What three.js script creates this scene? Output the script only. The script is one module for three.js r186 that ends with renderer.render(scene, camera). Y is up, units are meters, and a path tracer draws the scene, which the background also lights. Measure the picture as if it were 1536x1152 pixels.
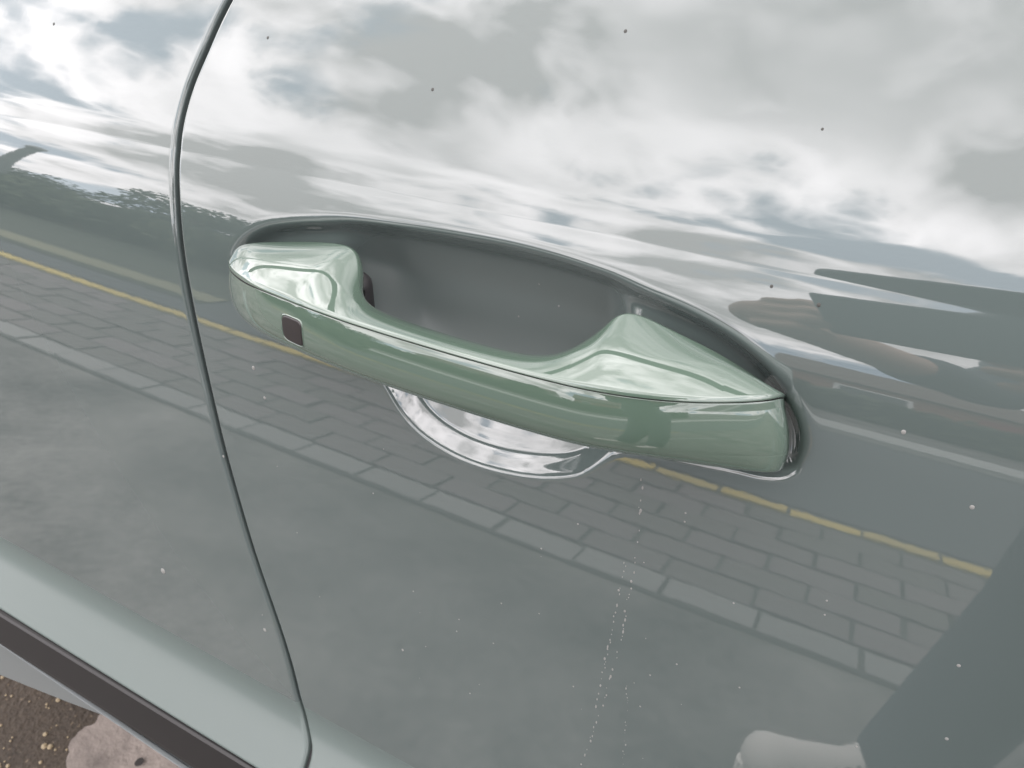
import * as THREE from 'three';
import { ImprovedNoise } from 'three/addons/math/ImprovedNoise.js';
import { RoundedBoxGeometry } from 'three/addons/geometries/RoundedBoxGeometry.js';
import { MarchingCubes } from 'three/addons/objects/MarchingCubes.js';
import { mergeGeometries } from 'three/addons/utils/BufferGeometryUtils.js';

// ---------------------------------------------------------------- camera, sky, sun, exposure
const scene = new THREE.Scene();
const renderer = new THREE.WebGLRenderer({ antialias: true });
renderer.toneMapping = THREE.LinearToneMapping;
renderer.toneMappingExposure = 3.6;
renderer.shadowMap.enabled = true;

const camera = new THREE.PerspectiveCamera(2 * Math.atan(576 / 1150) * 180 / Math.PI, 4 / 3, 0.01, 500);
camera.position.set(0.1061, 1.1058, 0.1831);
{ // held in the hand: turned left, pitched down and rolled
  const m = new THREE.Matrix4().makeBasis(new THREE.Vector3(0.881029, -0.060267, -0.469207), new THREE.Vector3(-0.26189, 0.763855, -0.589863), new THREE.Vector3(0.393955, 0.642568, 0.657196));
  camera.quaternion.setFromRotationMatrix(m);
}
camera.focus = 0.27; camera.userData.fStop = 33;
scene.add(camera);

const perlin = new ImprovedNoise();
const N3 = (x, y, z) => perlin.noise(x, y, z);
function fbm(x, y, z, oct = 5, gain = 0.5) { let s = 0, a = 1, t = 0; for (let i = 0; i < oct; i++) { s += a * N3(x, y, z + i * 7.3); t += a; a *= gain; x = x * 2.03 + 3.1; y = y * 2.03 + 1.7; } return s / t; }
const clamp = THREE.MathUtils.clamp, lerp = THREE.MathUtils.lerp, sstep = THREE.MathUtils.smoothstep;
function rng(seed) { let a = seed >>> 0; return () => { a = (a + 0x6d2b79f5) | 0; let t = Math.imul(a ^ (a >>> 15), 1 | a); t = (t + Math.imul(t ^ (t >>> 7), 61 | t)) ^ t; return ((t ^ (t >>> 14)) >>> 0) / 4294967296; }; }

function cloudSky() {
  const W = 3072, H = 1536, data = new Float32Array(W * H * 4);
  for (let j = 0; j < H; j++) {
    const el = ((j + 0.5) / H - 0.5) * Math.PI, y = Math.sin(el);
    for (let i = 0; i < W; i++) {
      const o = (j * W + i) * 4; data[o + 3] = 1;
      if (y <= -0.02) { data[o] = 0.2; data[o + 1] = 0.2; data[o + 2] = 0.2; continue; }
      const az = ((i + 0.5) / W - 0.5) * 2 * Math.PI + 0.9, x = Math.cos(az) * Math.cos(el), z = Math.sin(az) * Math.cos(el);
      const k = 2.1 / (Math.max(y, 0) + 0.40), px = x * k, pz = z * k;
      const wx = 0.16 * fbm(px * 1.6 + 9, pz * 1.6, 2.2, 3), wz = 0.16 * fbm(px * 1.6, pz * 1.6 + 4, 8.2, 3), qx = px + wx, qz = pz + wz;
      const big = fbm(qx * 0.9 + 1.7, qz * 0.9 + 5.1, 0.4, 4, 0.5);
      let puff = 0, pw = 0.55, pt = 0, fx = qx * 2.1, fz = qz * 2.1;      // heaped, cauliflower edges
      for (let o2 = 0; o2 < 6; o2++) { puff += pw * (1 - 2.2 * Math.abs(N3(fx, fz, 3.3 + o2 * 5.1))); pt += pw; pw *= 0.52; fx = fx * 2.07 + 1.3; fz = fz * 2.07 + 4.9; }
      puff /= pt;
      const d = big * 1.75 + (puff - 0.3) * 0.72 - 0.02;                        // thickness of the cloud
      const cover = sstep(d, -0.36, 0.02);
      const under = fbm(qx * 1.5 + 3.3, qz * 1.5 - 2, 3.1, 5, 0.55);
      const bright = clamp(0.86 + 0.55 * (puff - 0.35) - 0.55 * sstep(d, 0.12, 0.75) - 0.85 * sstep(under, -0.05, 0.5), 0.30, 1.2) * (0.82 + 0.46 * Math.max(0, y));
      const low = 1 - sstep(y, 0, 0.25);
      const c = lerp(bright, 0.74, low * 0.45);
      const blue = [lerp(0.24, 0.42, low), lerp(0.285, 0.47, low), lerp(0.36, 0.55, low)];
      data[o] = lerp(blue[0], c * 1.03, cover); data[o + 1] = lerp(blue[1], c * 0.975, cover); data[o + 2] = lerp(blue[2], c * 1.0, cover);
    }
  }
  const t = new THREE.DataTexture(data, W, H, THREE.RGBAFormat, THREE.FloatType);
  t.mapping = THREE.EquirectangularReflectionMapping; t.magFilter = THREE.LinearFilter; t.minFilter = THREE.LinearFilter; t.needsUpdate = true;
  return t;
}
const skyTex = cloudSky();
scene.background = skyTex; scene.environment = skyTex;

const sun = new THREE.DirectionalLight(new THREE.Color(1, 0.96, 0.9), 0.5);
sun.position.set(-1, 9, -0.9); sun.castShadow = true; sun.shadow.radius = 320;
sun.shadow.camera.left = sun.shadow.camera.bottom = -12; sun.shadow.camera.right = sun.shadow.camera.top = 12;
sun.shadow.mapSize.set(2048, 2048);
scene.add(sun, sun.target);

// ---------------------------------------------------------------- helpers
const counts = {};
const numbered = (n) => { const k = counts[n] ?? 0; counts[n] = k + 1; return k ? n + '_' + String(k).padStart(3, '0') : n; };
function mesh(name, geo, mat, parent) { const m = new THREE.Mesh(geo, mat); m.name = parent === scene ? numbered(name) : name; m.castShadow = m.receiveShadow = true; parent.add(m); return m; }
function thing(name, label, category, group, pos = [0, 0, 0]) { const g = new THREE.Group(); g.name = numbered(name); g.position.set(...pos); g.userData = { label, category }; if (group) g.userData.group = group; scene.add(g); return g; }
function struct(name, geo, mat) { const m = mesh(name, geo, mat, scene); m.userData.kind = 'structure'; return m; }

// a smooth sheet over a grid of parameters, its normals taken from the surface itself
function sheet(P, us, vs, flip = false, eps = 2e-5) {
  const nu = us.length, nv = vs.length, pos = new Float32Array(nu * nv * 3), nor = new Float32Array(nu * nv * 3), uv = new Float32Array(nu * nv * 2), idx = [];
  const a = [0, 0, 0], b = [0, 0, 0], c = [0, 0, 0], d = [0, 0, 0], p = [0, 0, 0];
  for (let j = 0; j < nv; j++) for (let i = 0; i < nu; i++) {
    const u = us[i], v = vs[j], o = j * nu + i;
    P(u, v, p); P(u + eps, v, a); P(u - eps, v, b); P(u, v + eps, c); P(u, v - eps, d);
    const ax = a[0] - b[0], ay = a[1] - b[1], az = a[2] - b[2], bx = c[0] - d[0], by = c[1] - d[1], bz = c[2] - d[2];
    let nx = ay * bz - az * by, ny = az * bx - ax * bz, nz = ax * by - ay * bx; const l = (Math.hypot(nx, ny, nz) || 1) * (flip ? -1 : 1);
    pos.set(p, o * 3); nor[o * 3] = nx / l; nor[o * 3 + 1] = ny / l; nor[o * 3 + 2] = nz / l; uv[o * 2] = u; uv[o * 2 + 1] = v;
  }
  const I = new Uint32Array((nu - 1) * (nv - 1) * 6); let k = 0;
  for (let j = 0; j < nv - 1; j++) for (let i = 0; i < nu - 1; i++) {
    const q = j * nu + i, r = q + 1, s = q + nu, t = s + 1;
    if (flip) { I[k++] = q; I[k++] = s; I[k++] = r; I[k++] = r; I[k++] = s; I[k++] = t; } else { I[k++] = q; I[k++] = r; I[k++] = s; I[k++] = r; I[k++] = t; I[k++] = s; }
  }
  const g = new THREE.BufferGeometry();
  g.setAttribute('position', new THREE.BufferAttribute(pos, 3)); g.setAttribute('normal', new THREE.BufferAttribute(nor, 3)); g.setAttribute('uv', new THREE.BufferAttribute(uv, 2)); g.setIndex(new THREE.BufferAttribute(I, 1));
  return g;
}
function steps(...spans) { // [from, to, step] spans, end to end
  const out = [spans[0][0]];
  for (const [a, b, s] of spans) { const n = Math.max(1, Math.round(Math.abs(b - a) / s)); for (let i = 1; i <= n; i++) out.push(a + ((b - a) * i) / n); }
  return out;
}
function spline(xs, ys) { // natural cubic through given points; straight on beyond the ends
  const n = xs.length, m = new Float64Array(n), h = [], al = [], l = [1], mu = [0], zz = [0];
  for (let i = 0; i < n - 1; i++) h[i] = xs[i + 1] - xs[i];
  for (let i = 1; i < n - 1; i++) { al[i] = 3 * ((ys[i + 1] - ys[i]) / h[i] - (ys[i] - ys[i - 1]) / h[i - 1]); l[i] = 2 * (xs[i + 1] - xs[i - 1]) - h[i - 1] * mu[i - 1]; mu[i] = h[i] / l[i]; zz[i] = (al[i] - h[i - 1] * zz[i - 1]) / l[i]; }
  const c = new Float64Array(n), b = [], d = [];
  for (let j = n - 2; j >= 0; j--) { c[j] = zz[j] - mu[j] * c[j + 1]; if (j === n - 1) c[j] = 0; }
  for (let j = 0; j < n - 1; j++) { b[j] = (ys[j + 1] - ys[j]) / h[j] - (h[j] * (c[j + 1] + 2 * c[j])) / 3; d[j] = (c[j + 1] - c[j]) / (3 * h[j]); }
  const eb = b[n - 2] + 2 * c[n - 2] * h[n - 2] + 3 * d[n - 2] * h[n - 2] ** 2;
  return (x) => {
    if (x <= xs[0]) return ys[0] + b[0] * (x - xs[0]);
    if (x >= xs[n - 1]) return ys[n - 1] + eb * (x - xs[n - 1]);
    let i = 0, k = n - 1; while (k - i > 1) { const q = (i + k) >> 1; if (xs[q] > x) k = q; else i = q; }
    const t = x - xs[i]; return ys[i] + t * (b[i] + t * (c[i] + t * d[i]));
  };
}
function noiseTex(n, f, srgb = false) { // f(u, v) -> [r, g, b] in 0..1, wrapped by the caller
  const d = new Uint8Array(n * n * 4);
  for (let j = 0; j < n; j++) for (let i = 0; i < n; i++) { const c = f(i / n, j / n), o = (j * n + i) * 4; for (let k = 0; k < 3; k++) d[o + k] = clamp(c[k], 0, 1) * 255; d[o + 3] = 255; }
  const t = new THREE.DataTexture(d, n, n); t.wrapS = t.wrapT = THREE.RepeatWrapping; t.magFilter = THREE.LinearFilter; t.minFilter = THREE.LinearMipmapLinearFilter; if (srgb) t.colorSpace = THREE.SRGBColorSpace; t.needsUpdate = true; return t;
}
// noise that wraps in a unit square
function wrapNoise(u, v, f, s, oct = 4) {
  let sum = 0, a = 1, t = 0;
  for (let k = 0; k < oct; k++) { const q = f * 2 ** k; // blend four shifted copies so that the edges meet
    const g = (x, y) => N3(x * q, y * q, s + k * 3.7);
    const w = (1 - u) * (1 - v) * g(u, v) + u * (1 - v) * g(u - 1, v) + (1 - u) * v * g(u, v - 1) + u * v * g(u - 1, v - 1);
    sum += a * w; t += a; a *= 0.55; }
  return sum / t;
}
const rgb = (r, g, b) => new THREE.Color().setRGB(r, g, b);
const std = (c, roughness = 0.8, more = {}) => new THREE.MeshStandardMaterial({ color: rgb(...c), roughness, ...more });

// ---------------------------------------------------------------- materials of the car
const peel = noiseTex(512, (u, v) => { const q = 0.5 + 0.5 * wrapNoise(u, v, 24, 1.5, 3); return [q, q, q]; });
peel.repeat.set(9, 9);
const doorPaint = new THREE.MeshPhysicalMaterial({ color: rgb(0.101, 0.126, 0.122), roughness: 0.02, ior: 1.9, clearcoat: 1, clearcoatRoughness: 0.0, bumpMap: peel, bumpScale: 0.000009 });
const handlePaint = new THREE.MeshPhysicalMaterial({ color: rgb(0.096, 0.143, 0.110), roughness: 0.03, ior: 1.9, clearcoat: 1, clearcoatRoughness: 0.0 });
const dustyPaint = new THREE.MeshPhysicalMaterial({ color: rgb(0.112, 0.140, 0.132), roughness: 0.42, ior: 1.5, clearcoat: 0.35, clearcoatRoughness: 0.18 });
const blackPlastic = std([0.012, 0.011, 0.011], 0.45);
const rubber = std([0.022, 0.021, 0.022], 0.6);
const sensorMat = new THREE.MeshPhysicalMaterial({ color: rgb(0.022, 0.018, 0.018), roughness: 0.32, ior: 1.6 });

// ---------------------------------------------------------------- shape of the car's side
// local axes of the side: x along the car, v up the leaning panel, n out of it
const HANDLE_Y = 0.933, LEAN = 14 * Math.PI / 180;
const side = new THREE.Matrix4().makeTranslation(0, HANDLE_Y, 0).multiply(new THREE.Matrix4().makeRotationX(-LEAN));
const onCar = (g) => g.applyMatrix4(side);

const tiltAt = (v) => { // extra tilt of the panel at height v, degrees
  if (v > 0.0545) return lerp(16.8, 22.6, sstep(v, 0.0548, 0.066)) + lerp(0, 5.5, clamp((v - 0.062) / 0.06, 0, 1)) + 8 * sstep(v, 0.12, 0.3);
  if (v > 0.0515) return lerp(20, 16.8, sstep(v, 0.0524, 0.0540));
  if (v > 0.0) { const t = v / 0.0515; return 20 * Math.pow(t, 1.5); }
  if (v > -0.243) return 0;
  if (v > -0.288) return 38 * sstep(-v, 0.246, 0.274);
  return lerp(38, -60, sstep(-v, 0.288, 0.292));
};
const baseN = (() => { // integrate the tilt
  const v0 = -0.34, v1 = 0.42, dv = 0.0002, n = Math.round((v1 - v0) / dv) + 1, a = new Float64Array(n);
  for (let i = 1; i < n; i++) a[i] = a[i - 1] - Math.tan((tiltAt(v0 + (i - 0.5) * dv) * Math.PI) / 180) * dv;
  const z = a[Math.round((-0.1 - v0) / dv)];
  return (v) => { const q = clamp((v - v0) / dv, 1, n - 3), i = Math.floor(q), t = q - i, p0 = a[i - 1], p1 = a[i], p2 = a[i + 1], p3 = a[i + 2];
    return p1 + 0.5 * t * (p2 - p0 + t * (2 * p0 - 5 * p1 + 4 * p2 - p3 + t * (3 * (p1 - p2) + p3 - p0))) - z; };
})();

// the recess round the handle, as a raster of depths softened so that its edges are rounded
const RIM = [[-0.138, 0.013], [-0.133, 0.022], [-0.122, 0.030], [-0.106, 0.0352], [-0.088, 0.0388], [-0.063, 0.0412], [-0.036, 0.0432], [-0.008, 0.0440], [0.010, 0.0431], [0.026, 0.0410], [0.044, 0.0386], [0.0595, 0.0354], [0.0715, 0.0312], [0.0815, 0.0257], [0.0890, 0.0195], [0.0940, 0.0133], [0.0975, 0.0070], [0.0990, 0.0005], [0.0985, -0.0060], [0.0950, -0.0105], [0.0885, -0.0130], [0.0780, -0.0140], [0.0600, -0.0162], [0.0470, -0.0180], [0.0400, -0.0205], [0.0340, -0.0262], [0.0285, -0.0320], [0.0200, -0.0375], [0.0100, -0.0412], [-0.0020, -0.0438], [-0.0140, -0.0450], [-0.0260, -0.0445], [-0.0370, -0.0420], [-0.0465, -0.0375], [-0.0540, -0.0305], [-0.0600, -0.0225], [-0.0680, -0.0130], [-0.0800, -0.0060], [-0.1000, -0.0010], [-0.1180, 0.0015], [-0.1300, 0.0055], [-0.1360, 0.0090]];
const recess = (() => {
  const x0 = -0.16, y0 = -0.065, h = 0.0004, nx = 700, ny = 310;
  const curve = new THREE.CatmullRomCurve3(RIM.map(([x, y]) => new THREE.Vector3(x, y, 0)), true, 'centripetal').getPoints(220);
  let a = new Float32Array(nx * ny);
  const scoop = spline([0, 0.001, 0.002, 0.003, 0.004, 0.005, 0.006, 0.007, 0.008, 0.010, 0.012, 0.016, 0.020, 0.030, 0.036, 0.042, 0.056, 0.070, 0.09], [0, 0.0015, 0.0031, 0.0046, 0.0059, 0.0071, 0.0081, 0.0089, 0.0096, 0.0108, 0.0119, 0.0138, 0.0154, 0.0185, 0.0195, 0.0199, 0.0202, 0.0203, 0.0203]);
  const rimLow = spline([-0.09, -0.068, -0.060, -0.054, -0.0465, -0.037, -0.026, -0.014, -0.002, 0.010, 0.020, 0.0285, 0.034, 0.040, 0.06], [-0.0035, -0.013, -0.0225, -0.0305, -0.0375, -0.042, -0.0445, -0.045, -0.0438, -0.0412, -0.0375, -0.032, -0.0262, -0.0205, -0.0162]);
  for (let j = 0; j < ny; j++) for (let i = 0; i < nx; i++) {
    const x = x0 + i * h, y = y0 + j * h; let best = 1, inside = false;
    for (let k = 0; k < curve.length - 1; k++) {
      const A = curve[k], B = curve[k + 1], ex = B.x - A.x, ey = B.y - A.y, t = clamp(((x - A.x) * ex + (y - A.y) * ey) / (ex * ex + ey * ey + 1e-18), 0, 1), dx = x - A.x - t * ex, dy = y - A.y - t * ey;
      best = Math.min(best, dx * dx + dy * dy);
      if ((A.y > y) !== (B.y > y) && x < A.x + ((y - A.y) / (B.y - A.y)) * ex) inside = !inside;
    }
    const dd = inside ? Math.sqrt(best) : 0;
    const shallow = 0.0068 * sstep(dd, 0, 0.0062);
    // the scoop under the grip: steep at its lower rim, deepest high up behind the grip, closed by a short wall at the top
    const dl = y - rimLow(x), ends = sstep(x, -0.104, -0.064) * (1 - sstep(x, 0.024, 0.043));
    const bowl = inside && dl > 0 ? scoop(Math.min(dl * 0.92, dd * 1.6)) * ends * (1 - sstep(y, 0.036, 0.0445)) : 0;
    const q = clamp(0.5 + (bowl - shallow) / 0.010, 0, 1); a[j * nx + i] = lerp(shallow, bowl, q) + 0.005 * q * (1 - q) * sstep(dd, 0, 0.006) * ends;
  }
  const blur = (r) => { // box blur both ways
    let b = new Float32Array(nx * ny);
    for (let j = 0; j < ny; j++) { let s = 0; for (let i = -r; i < nx; i++) { if (i + r < nx) s += a[j * nx + i + r]; if (i - r - 1 >= 0) s -= a[j * nx + i - r - 1]; if (i >= 0) b[j * nx + i] = s / (2 * r + 1); } }
    let c = new Float32Array(nx * ny);
    for (let i = 0; i < nx; i++) { let s = 0; for (let j = -r; j < ny; j++) { if (j + r < ny) s += b[(j + r) * nx + i]; if (j - r - 1 >= 0) s -= b[(j - r - 1) * nx + i]; if (j >= 0) c[j * nx + i] = s / (2 * r + 1); } }
    a = c;
  };
  blur(1); blur(1); blur(1);
  { const crisp = a; blur(4); blur(4); blur(3); const soft = a; a = crisp.map((q, k) => lerp(q, soft[k], sstep(y0 + Math.floor(k / nx) * h, -0.010, 0.006))); } // the upper half is rounder
  const cr = (p0, p1, p2, p3, t) => p1 + 0.5 * t * (p2 - p0 + t * (2 * p0 - 5 * p1 + 4 * p2 - p3 + t * (3 * (p1 - p2) + p3 - p0)));
  return (x, y) => {
    const qx = (x - x0) / h, qy = (y - y0) / h;
    if (qx < 2 || qy < 2 || qx > nx - 4 || qy > ny - 4) return 0;
    const i = Math.floor(qx), j = Math.floor(qy), t = qx - i, s = qy - j, R = (k) => { const o = (j + k) * nx + i; return cr(a[o - 1], a[o], a[o + 1], a[o + 2], t); };
    return cr(R(-1), R(0), R(1), R(2), s);
  };
})();
const skin = (x, v) => baseN(v) - recess(x, v) - 0.012 * (x + 0.05) * (x + 0.05);

// the shut line between the two doors
const GAPLINE = [[-0.34, -0.112], [-0.30, -0.1115], [-0.2785, -0.1122], [-0.2692, -0.1149], [-0.2650, -0.1180], [-0.2575, -0.1223], [-0.2306, -0.1284], [-0.1981, -0.1348], [-0.1707, -0.1420], [-0.1443, -0.1488], [-0.1165, -0.1545], [-0.0902, -0.1592], [-0.0594, -0.1632], [-0.0307, -0.1662], [0.0011, -0.1683], [0.0332, -0.1694], [0.0541, -0.1712], [0.0620, -0.1712], [0.0723, -0.1703], [0.0800, -0.1687], [0.0902, -0.1655], [0.1015, -0.1620], [0.1103, -0.1586], [0.2, -0.118], [0.42, 0.0]];
const gapX = spline(GAPLINE.map((p) => p[0]), GAPLINE.map((p) => p[1]));
const GAP = 0.0029, ROLL = 0.0022;
function panelPoint(dir) { // dir 1: the door to the right of the shut line; -1: the one to the left
  return (u, v, out) => {
    const e = gapX(v) + dir * (GAP / 2 + ROLL);
    let x, drop = 0;
    if (u >= 0) x = e + dir * u; else { const q = -u; if (q < ROLL * Math.PI / 2) { x = e - dir * ROLL * Math.sin(q / ROLL); drop = ROLL * (1 - Math.cos(q / ROLL)); } else { x = e - dir * ROLL; drop = ROLL + q - ROLL * Math.PI / 2; } }
    out[0] = x; out[1] = v; out[2] = skin(x, v) - drop;
  };
}
const rollU = steps([-0.02, -ROLL * Math.PI / 2, 0.004], [-ROLL * Math.PI / 2, 0, 0.0003]);
const ledgeV = steps([-0.3, -0.286, 0.0007], [-0.286, -0.2485, 0.0016]);
const panelV = steps([-0.2485, -0.225, 0.0016], [-0.225, -0.062, 0.004], [-0.062, 0.0520, 0.0005], [0.0520, 0.0560, 0.0002], [0.0560, 0.13, 0.0025], [0.13, 0.3, 0.008]);

const car = thing('parked_car', 'grey green parked car whose door with its pale green pull handle fills the picture', 'car', null);
// the deep part of the scoop behind the grip is a satin insert: less coat, more roughness there
const scoopPaint = doorPaint.clone(), MX = -0.16, MY = -0.065, MW = 0.28, MH = 0.124;
{ const w = 560, h = 248, d = new Uint8Array(w * h * 4); for (let j = 0; j < h; j++) for (let i = 0; i < w; i++) { const x = MX + ((i + 0.5) / w) * MW, y = MY + ((j + 0.5) / h) * MH, m = sstep(recess(x, y), 0.0065, 0.0125) * sstep(y, -0.014, -0.002), o = (j * w + i) * 4; d[o] = 255 * (1 - 0.9 * m); d[o + 1] = 255 * (0.02 + 0.38 * m); d[o + 2] = 0; d[o + 3] = 255; }
  const t = new THREE.DataTexture(d, w, h); t.magFilter = t.minFilter = THREE.LinearFilter; t.channel = 1; t.needsUpdate = true; scoopPaint.roughness = 1; scoopPaint.roughnessMap = t; scoopPaint.clearcoatMap = t; }
const withScoopUv = (g) => { const p = g.attributes.position, u = new Float32Array(p.count * 2); for (let i = 0; i < p.count; i++) { u[2 * i] = (p.getX(i) - MX) / MW; u[2 * i + 1] = (p.getY(i) - MY) / MH; } g.setAttribute('uv1', new THREE.BufferAttribute(u, 2)); return g; };
const door = mesh('front_door', onCar(withScoopUv(sheet(panelPoint(1), [...rollU, ...steps([0, 0.012, 0.002], [0.012, 0.275, 0.0005], [0.275, 0.33, 0.003], [0.33, 1.1, 0.02]).slice(1)], panelV))), scoopPaint, car);
door.userData.label = 'smooth grey green door panel with a scooped recess behind the handle';
const rear = mesh('rear_door', onCar(sheet(panelPoint(-1), [...rollU, ...steps([0, 0.02, 0.002], [0.02, 0.5, 0.004], [0.5, 1.2, 0.02]).slice(1)], panelV, true)), doorPaint, car);
rear.userData.label = 'grey green door panel left of the dark curved shut line';
const frontU = [...rollU, ...steps([0, 0.02, 0.002], [0.02, 1.1, 0.02]).slice(1)];
for (const [dir, panel] of [[1, door], [-1, rear]]) mesh('lower_ledge', onCar(sheet(panelPoint(dir), frontU, ledgeV, dir < 0)), dustyPaint, panel).userData.label = 'pale dusty ledge along the bottom of the door';
mesh('door_seal', onCar(sheet((u, v, o) => { o[0] = gapX(v) + u; o[1] = v; o[2] = skin(gapX(v), v) - 0.0042; }, steps([-0.006, 0.006, 0.003]), steps([-0.3, 0.3, 0.006]))), rubber, car);

// black lower trim under the pale ledge, its thin bright lip and the tucked-in sill
function sweepX(profile, x0, x1, nx = 24, dv = () => 0) { // profile: [v, n] points joined straight, each edge a strip of its own
  const parts = [];
  for (let k = 0; k < profile.length - 1; k++) { const [va, na] = profile[k], [vb, nb] = profile[k + 1]; parts.push(sheet((u, w, o) => { o[0] = u; o[1] = lerp(va, vb, w) + dv(u); o[2] = lerp(na, nb, w); }, steps([x0, x1, (x1 - x0) / nx]), [0, 0.5, 1], true)); }
  return onCar(mergeGeometries(parts));
}
const slope = (x) => -0.045 * (x + 0.35);
const trimMat = new THREE.MeshPhysicalMaterial({ color: rgb(0.013, 0.0115, 0.0115), roughness: 0.36, ior: 1.5 });
mesh('lower_trim', sweepX([[-0.2905, 0.010], [-0.2912, 0.0225], [-0.2925, 0.0238], [-0.318, 0.0262], [-0.3215, 0.0262], [-0.3235, 0.0240]], -1.4, 1.1, 30), trimMat, car).userData.label = 'dark brown black plastic trim strip below the pale ledge';
mesh('trim_lip', sweepX([[-0.3232, 0.0240], [-0.3233, 0.0263], [-0.3239, 0.0265], [-0.3243, 0.0260], [-0.3245, 0.020]], -1.4, 1.1, 30, slope), new THREE.MeshStandardMaterial({ color: rgb(0.22, 0.24, 0.245), roughness: 0.45, metalness: 0.3 }), car).userData.label = 'thin pale metal lip along the bottom of the dark trim';
{ // pale sill flange that shows below the trim at the rear
  const s = new THREE.Shape(); s.moveTo(-1.2, -0.33); s.lineTo(-0.41, -0.318); s.lineTo(-0.276, -0.318); s.lineTo(-0.278, -0.3412); s.lineTo(-0.3445, -0.3607); s.lineTo(-0.4292, -0.3836); s.lineTo(-1.2, -0.5); s.closePath();
  mesh('sill_flange', onCar(new THREE.ExtrudeGeometry(s, { depth: 0.003, bevelEnabled: true, bevelSize: 0.001, bevelThickness: 0.001, bevelSegments: 2 }).translate(0, 0, 0.014)), std([0.16, 0.172, 0.170], 0.45), car).userData.label = 'grey sill flange showing below the dark trim at the rear';
}
{ // sill and the body behind the doors, which keeps the light off the ground below the car
  const s = new THREE.Shape(); s.moveTo(0.02, 0.60); s.lineTo(-0.06, 0.58); s.lineTo(-0.12, 0.26); s.lineTo(-0.2, 0.2); s.lineTo(-1.6, 0.2); s.lineTo(-1.7, 0.6); s.lineTo(-1.66, 1.0); s.lineTo(-1.3, 1.56); s.lineTo(-0.66, 1.56); s.lineTo(-0.48, 1.24); s.lineTo(-0.34, 1.16); s.lineTo(-0.12, 0.9); s.closePath();
  const g = new THREE.ExtrudeGeometry(s, { depth: 2.3, bevelEnabled: true, bevelSize: 0.02, bevelThickness: 0.03, bevelSegments: 2 });
  g.rotateY(-Math.PI / 2); g.translate(1.05, 0, 0); // shape x -> world z
  const p = g.attributes.position; void p;
  mesh('car_body', g, std([0.03, 0.034, 0.033], 0.4), car);
}

{ // side windows above the doors, in a black frame
  const top = (x) => new THREE.Vector3(x, 0.3, skin(x, 0.3)).applyMatrix4(side), y0 = top(0).y, zA = top(0).z;
  const pane = (x0, x1) => sheet((u, v, o) => { o[0] = u; o[1] = lerp(y0 + 0.012, 1.56, v); o[2] = lerp(zA - 0.008, -0.56, Math.pow(v, 1.25)); }, steps([x0, x1, 0.1]), steps([0, 1, 0.1]));
  const glass = new THREE.MeshPhysicalMaterial({ color: rgb(0.012, 0.014, 0.014), roughness: 0.03 });
  mesh('side_window', pane(-0.02, 1.0), glass, car); mesh('side_window', pane(-1.1, -0.12), glass, car); mesh('window_pillar', pane(-0.118, -0.022), blackPlastic, car);
  mesh('window_seal', new THREE.BoxGeometry(2.15, 0.055, 0.02).translate(-0.05, y0 + 0.024, zA - 0.012), rubber, car);
}
// ---------------------------------------------------------------- the handle
// front edge F and back edge B of the upper piece, from its left tip to its right tip: [x, n, v]
const FB = [
  [-0.1310, -0.0060, 0.0160, -0.1318, -0.0060, 0.0170], [-0.1300, 0.0040, 0.0172, -0.1302, 0.0000, 0.0200], [-0.1270, 0.0105, 0.0180, -0.1290, 0.0024, 0.0218], [-0.1220, 0.0160, 0.0186, -0.1268, 0.0032, 0.0232], [-0.1130, 0.0222, 0.0196, -0.1216, 0.0030, 0.0250], [-0.0980, 0.0298, 0.0211, -0.1125, 0.0020, 0.0272], [-0.0840, 0.0340, 0.0222, -0.0950, 0.0012, 0.0306],
  [-0.0725, 0.0368, 0.0229, -0.0752, 0.0012, 0.0340], [-0.0660, 0.0383, 0.0232, -0.0662, 0.0040, 0.0330], [-0.0600, 0.0393, 0.0234, -0.0602, 0.0098, 0.0292], [-0.0535, 0.0402, 0.0235, -0.0560, 0.0162, 0.0255], [-0.0460, 0.0410, 0.0235, -0.0500, 0.0208, 0.0226], [-0.0370, 0.0415, 0.0235, -0.0405, 0.0236, 0.0212], [-0.0206, 0.0420, 0.0235, -0.0206, 0.0256, 0.0211],
  [-0.0022, 0.0422, 0.0235, -0.0022, 0.0262, 0.0211], [0.0142, 0.0420, 0.0235, 0.0140, 0.0255, 0.0213], [0.0244, 0.0416, 0.0235, 0.0240, 0.0236, 0.0232], [0.0325, 0.0410, 0.0235, 0.0304, 0.0180, 0.0276], [0.0380, 0.0404, 0.0235, 0.0342, 0.0095, 0.0320], [0.0440, 0.0393, 0.0235, 0.0376, 0.0020, 0.0350],
  [0.0550, 0.0362, 0.0235, 0.0510, 0.0016, 0.0318], [0.0660, 0.0314, 0.0235, 0.0600, 0.0018, 0.0296], [0.0746, 0.0263, 0.0235, 0.0682, 0.0022, 0.0272], [0.0830, 0.0196, 0.0234, 0.0790, 0.0040, 0.0236], [0.0870, 0.0145, 0.0231, 0.0848, 0.0062, 0.0216], [0.0886, 0.0095, 0.0220, 0.0880, 0.0062, 0.0206], [0.0888, 0.0030, 0.0186, 0.0886, 0.0024, 0.0182], [0.0885, -0.0040, 0.0150, 0.0884, -0.0046, 0.0146]];
for (const r of FB) { r[2] += 0.0011; r[5] += 0.0004; }
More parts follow.
